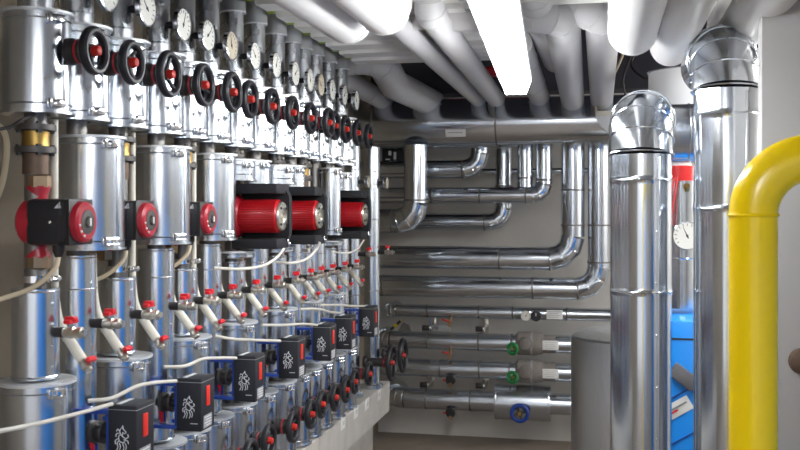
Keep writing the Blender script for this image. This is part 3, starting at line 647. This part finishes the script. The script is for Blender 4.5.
part('conduit', MB().tube(smooth([(-.045, .03, .05), (-.04, .03, .12), (.04, .0, .24), (.12, -.1, .42), (.15, -.2, .66), (.16, -.25, .92)]), .008, 10), 'cable_tan', t)

# ------------------------------------------------------------------ white lagged pipes under the ceiling
GL = 'white lagged pipes under the ceiling'
def lag(label, pts, r, m='white_lagging', bands=()):
    t = thing('lagged_pipe', label, 'pipe', pts[0], GL); o = Vector(pts[0]); q = [Vector(p) - o for p in pts]
    part('lagging', MB().tube(q, r, 32), m, t)
    b = MB()
    for k in range(1, len(q) - 1, max(1, (len(q) - 2) // 3)):
        b.torus(r, .0025, q[k], ((q[k] - q[k - 1]).normalized() + (q[k + 1] - q[k]).normalized()), 32, 6)
    for s in bands:
        d = q[1] - q[0]; b.torus(r, .0025, q[0] + d * s, d, 32, 6)
    part('joint_bands', b, m, t)
def run(x, z, y0, y1, r, zup=2.8, R=1.25):                  # along the aisle, then up through the soffit
    return arc((x, y0, z), (x, y1, z), (x, y1, zup), R * r, 10)
lag('fat white lagged pipe turning up, beside the gauges', run(-.835, 2.225, -2.5, 3.12, .076), .076)
lag('fat white lagged pipe turning up, beside the long pair to the header', run(-.682, 2.225, -2.5, 3.0, .074), .074)
lag('slim white lagged pipe running back to the header, next to the gauges', arc((-.755, 3.2, 2.8), (-.755, 3.2, 2.30), (-.775, 6.0, 2.29), .07, 6), .047, 'shaded_lagging')
lag('slim white lagged pipe running back to the header, next to the lamp', arc((-.605, 3.27, 2.8), (-.605, 3.27, 2.30), (-.665, 6.0, 2.29), .08, 6), .054, 'shaded_lagging')
lag('short white lagged bend hanging down beside the lamp', arc((-.25, 3.35, 2.9), (-.25, 3.35, 2.36), (-.25, 5.0, 2.38), .1, 8), .066, 'shaded_lagging')
lag('dim white lagged pipe half hidden behind the lamp', [(-.36, 4.0, 2.30), (-.40, 6.1, 2.30)], .062, 'shaded_lagging', (.2, .6))
lag('white lagged pipe bending back to the header, near the lamp', arc((-.75, 3.55, 2.36), (-.158, 3.55, 2.32), (-.195, 6.0, 2.27), .10, 8), .070, 'shaded_lagging')
lag('white lagged pipe bending back to the header, near the flues', arc((-.30, 3.62, 2.42), (-.008, 3.62, 2.33), (-.02, 6.0, 2.27), .10, 8), .068, 'shaded_lagging')
lag('bright fat lagged pipe turning up above the two silver flues', run(.092, 2.205, -2.5, 3.40, .082), .082)
lag('fat lagged pipe turning up beside the grey partition', run(.245, 2.225, -2.5, 3.86, .078), .074)
lag('dim lagged pipe in the corner above the grey partition', run(.47, 2.24, -2.5, 3.9, .078), .078)
lag('lagged pipe bending away in the dark gap above the header', arc((-1.45, 4.90, 2.40), (-1.17, 4.90, 2.41), (-1.165, 5.25, 2.31), .12, 8) + [(-1.09, 6.05, 2.29)], .085, 'shaded_lagging')
lag('lower lagged pipe in the dark gap beyond the last gauges', [(-1.43, 5.0, 2.34), (-1.38, 6.15, 2.29)], .058, 'shaded_lagging', (.5,))
t = thing('red_pipe', 'dark red pipe in the gap above the header', 'pipe', (-.70, 6.3, 2.52))
part('pipe', MB().cyl(.035, (-.33, 0, 0), (.28, 0, 0), 16), 'pump_red', t)
for s_ in (-.2, .2): part('hanger', MB().cyl(.005, (s_, 0, .03), (s_, 0, .28), 8), 'dark_steel', t)

# ------------------------------------------------------------------ right side
def flue(label, x, Y, zend, r, d, R, rings, seg=48, ext=.5, cross=False):
    o = Vector((x, Y, 0)); d = Vector(d).normalized(); t = thing('flue_pipe', label, 'flue pipe', o, 'silver flue pipes')
    top = Vector((0, 0, zend + R))
    q = arc((0, 0, 0), top, top + d * ext, R, 4)
    part('pipe', MB().tube(q[0:2], r, seg), 'polished', t)
    e = MB().tube(q[1:6], r * 1.06, seg); e.beads([q[0]] + q[1:6] + [q[6]], r * 1.06, .003, seg)
    part('elbow', e, 'polished', t, label='segmented elbow')
    part('branch', MB().tube(q[5:7], r, seg), 'polished', t)
    if cross: part('cross_branch', MB().cyl(.108, (.02, .56, 1.905), (.52, .56, 1.905), seg).torus(.109, .004, (.20, .56, 1.905), X1, seg, 6).torus(.109, .004, (.24, .56, 1.905), X1, seg, 6), 'galvanised', t)
    for zz in rings:
        part('joint_ring', MB().lathe([(r * .99, -.016), (r * 1.012, -.016), (r * 1.012, -.004), (r * 1.035, 0), (r * 1.012, .004), (r * 1.012, .016), (r * .99, .016)], (0, 0, zz), Z1, seg, closed=True), 'polished', t)
    b = MB(); a0 = math.atan2(-cs, 0)
    for k in range(5): b.sphere(.005, q[1] + (q[4] - q[1]) * k / 4 + Vector((-1, 0, 0)) * r * 1.03 + Vector((0, -.02, 0)), 6, 8)
    for k in range(6): a = math.radians(-62); b.sphere(.004, (r * math.cos(a), r * math.sin(a), .85 + k * .17), 6, 8)
    part('rivets', b, 'chrome', t)
    part('lap_seam', MB().box((r * math.cos(-1.0), r * math.sin(-1.0), zend / 2), (.0025, .014, zend - .02), .001, Matrix.Rotation(-1.0, 3, 'Z')), 'polished', t)
flue('silver flue pipe with segmented elbow, standing beside the grey tank', .118, 3.30, 1.785, .1005, (.10, 1, 0), .125, (1.70, 1.33), cross=True)
flue('taller silver flue pipe standing beside the grey partition', .382, 3.22, 1.985, .101, (-.04, 1, 0), .125, (1.905, 1.605), ext=.35)
# grey tank
tc = PY(640, 339, 4.75); TX, TY, TR, TZ = .12, 5.22, .30, PY(590, 340, 5.0).z
t = thing('storage_tank', 'dark grey upright tank with dull foil top behind the silver flue', 'tank', (TX, TY, 0))
part('shell', MB().lathe([(0, .03), (TR, .03), (TR, TZ - .01), (TR - .01, TZ), (0, TZ)], (0, 0, 0), Z1, 64), 'tank_metal', t)
part('foil_top', MB().lathe([(0, TZ + .05), (TR * .45, TZ + .045), (TR * .8, TZ + .026), (TR - .012, TZ + .001)], (0, 0, 0), Z1, 48), 'dull_foil', t, label='dull crinkled foil top')
part('base_ring', MB().lathe([(0, 0), (TR - .02, 0), (TR - .02, .03), (0, .03)], (0, 0, 0), Z1, 48), 'dark_steel', t)
# bright duct seen between the flues near the ceiling
t = thing('duct', 'bright wide metal duct between the flue elbows near the ceiling', 'duct', (.42, 4.75, 2.04))
part('shell', MB().lathe([(0, 0), (.205, 0), (.215, .006), (.215, .225), (.205, .23), (0, .23)], (0, 0, 0), Z1, 56), 'duct_metal', t)
part('top_rim', MB().torus(.216, .006, (0, 0, .223), seg=56, k=8), 'galvanised', t)
part('suspension_rod', MB().cyl(.008, (.0, .0, .23), (0, 0, .76), 8), 'chrome', t)
# return pipe with thermometer
rx = PY(681, 230, 4.45).x
t = thing('return_pipe', 'silver pipe with red top section rising behind the two flues', 'pipe', (rx, 4.45, 1.16))
z2 = lambda y: PY(681, y, 4.45).z - 1.16
part('pipe', MB().cyl(.062, (0, 0, 0), (0, 0, z2(181)), 32).torus(.062, .004, (0, 0, z2(258)), seg=32, k=6), 'polished', t)
part('red_section', MB().cyl(.058, (0, 0, z2(181)), (0, 0, z2(166)), 32), 'pipe_red', t, label='red painted section')
part('white_ring', MB().cyl(.045, (0, 0, z2(166)), (0, 0, z2(161)), 32), 'label_white', t)
part('blue_cap', MB().cyl(.066, (0, 0, z2(161)), (0, 0, z2(152)), 32), 'boiler_blue', t, label='blue band')
part('neck', MB().cyl(.055, (0, 0, z2(152)), (0, 0, .82), 24), 'galvanised', t)
part('sensor_fitting', MB().cyl(.012, (.02, -.06, z2(190)), (.02, -.085, z2(186)), 10), 'brass', t)
part('sensor_wires', MB().tube(smooth([(-.03, -.06, z2(178)), (-.045, -.075, z2(190)), (-.05, -.075, z2(205)), (-.045, -.07, z2(225))]), .005, 8).tube(smooth([(-.02, -.065, z2(178)), (-.03, -.08, z2(192)), (-.042, -.08, z2(208)), (-.05, -.07, z2(228))]), .004, 8), 'pipe_red', t, label='red sensor wires')
gauge('white round thermometer on the pipe behind the two flues', rx + .018, 4.45, PY(683, 236, 4.3).z, .105, .064, None, ax=(0, -1, 0), needle=2.0, s0=.05)
# boiler in the gap
t = thing('boiler', 'blue boiler casing showing between the two flue pipes', 'boiler', (.60, 4.47, 0), 'blue boilers')
ztop = PY(680, 321, 4.11).z
part('casing', MB().box((0, 0, ztop / 2 + .01), (.66, .72, ztop - .02), .012), 'boiler_blue', t)
part('shoulder_line', MB().box((0, 0, ztop - .075), (.664, .724, .008)), 'ink', t)
zc = PY(684, 377, 4.08).z; xc = PY(684, 377, 4.08).x - .60
Rm = Matrix.Rotation(.65, 3, 'Y')
part('hinge_cover', MB().box((xc, -.385, zc), (.115, .05, .060), .006, Rm), 'cover_grey', t, label='grey slanting cover')
xl = PY(678, 408, 4.11).x - .60; zl = PY(678, 408, 4.11).z; Rl = Matrix.Rotation(-.55, 3, 'Y')
lp = part('label_plate', MB().box((xl, -.3625, zl), (.115, .004, .060), .001, Rl), 'label_white', t, label='white slanting label')
part('print_lines', MB().box((xl + .004, -.366, zl + .010), (.07, .003, .007), 0, Rl), 'grey_print', lp)
part('red_mark', MB().box((xl - .016, -.366, zl - .016), (.035, .003, .007), 0, Rl), 'red_handle', lp, label='red printed mark')
part('panel_seam', MB().box((xc - .03, -.3625, zl + .05), (.22, .004, .006), 0, Rl).box((xc - .01, -.3625, zl - .13), (.22, .004, .006), 0, Rl), 'bracket_blue', t)
# the boilers along the aisle's other side, outside the view but mirrored in every jacket
for k, (x, y0, y1, h, lb) in enumerate(((1.38, -.6, 1.85, 1.50, 'large blue boiler across the aisle mirrored in the pipe jackets'),)):
    t = thing('boiler', lb, 'boiler', (x, (y0 + y1) / 2, 0), 'blue boilers')
    part('casing', MB().box((0, 0, h / 2 + .04), (.8, y1 - y0, h - .08), .02), 'boiler_blue', t)
    part('plinth', MB().box((0, 0, .02), (.74, y1 - y0 - .06, .04)), 'dark_steel', t)
    part('control_panel', MB().box((-.36, 0, h + .05), (.10, .7, .12), .01), 'box_black', t)
# yellow gas pipe
gx, gy, gr = .283, 1.96, .0455
t = thing('gas_pipe', 'glossy yellow gas pipe bending away at the top in front of the partition', 'pipe', (gx, gy, 0))
zt_ = 1.700
q = arc((0, 0, 0), (0, 0, zt_), (.66, .0, zt_ + .012), .112, 18)
part('pipe', MB().tube(q[0:2], gr, 40), 'yellow', t)
part('elbow', MB().tube(q[1:], gr, 40), 'yellow', t)
part('weld_seam', MB().torus(gr, .0035, q[1], Z1, 40, 8), 'yellow', t)
p = PY(802, 361, 2.93); t = thing('rotary_switch', 'dark round knob on the grey partition beside the yellow pipe', 'knob', p)
part('knob', MB().lathe([(0, 0), (.038, 0), (.034, .02), (.02, .026), (0, .026)], (0, 0, 0), (0, -1, 0), 24), 'rusty_steel', t); part('screw', MB().cyl(.006, (0, -.025, 0), (0, -.030, 0), 8), 'chrome', t)

# ------------------------------------------------------------------ light and world
w = bpy.data.worlds.new('world'); S.world = w; w.use_nodes = True
w.node_tree.nodes['Background'].inputs[0].default_value = (.96, .97, 1, 1); w.node_tree.nodes['Background'].inputs[1].default_value = .48
S.view_settings.view_transform = 'Standard'; S.view_settings.look = 'None'; S.view_settings.gamma = 1
S.view_settings.exposure = 1.12
S.cycles.max_bounces = 10; S.cycles.glossy_bounces = 6; S.cycles.diffuse_bounces = 5
S.cycles.sample_clamp_indirect = 6
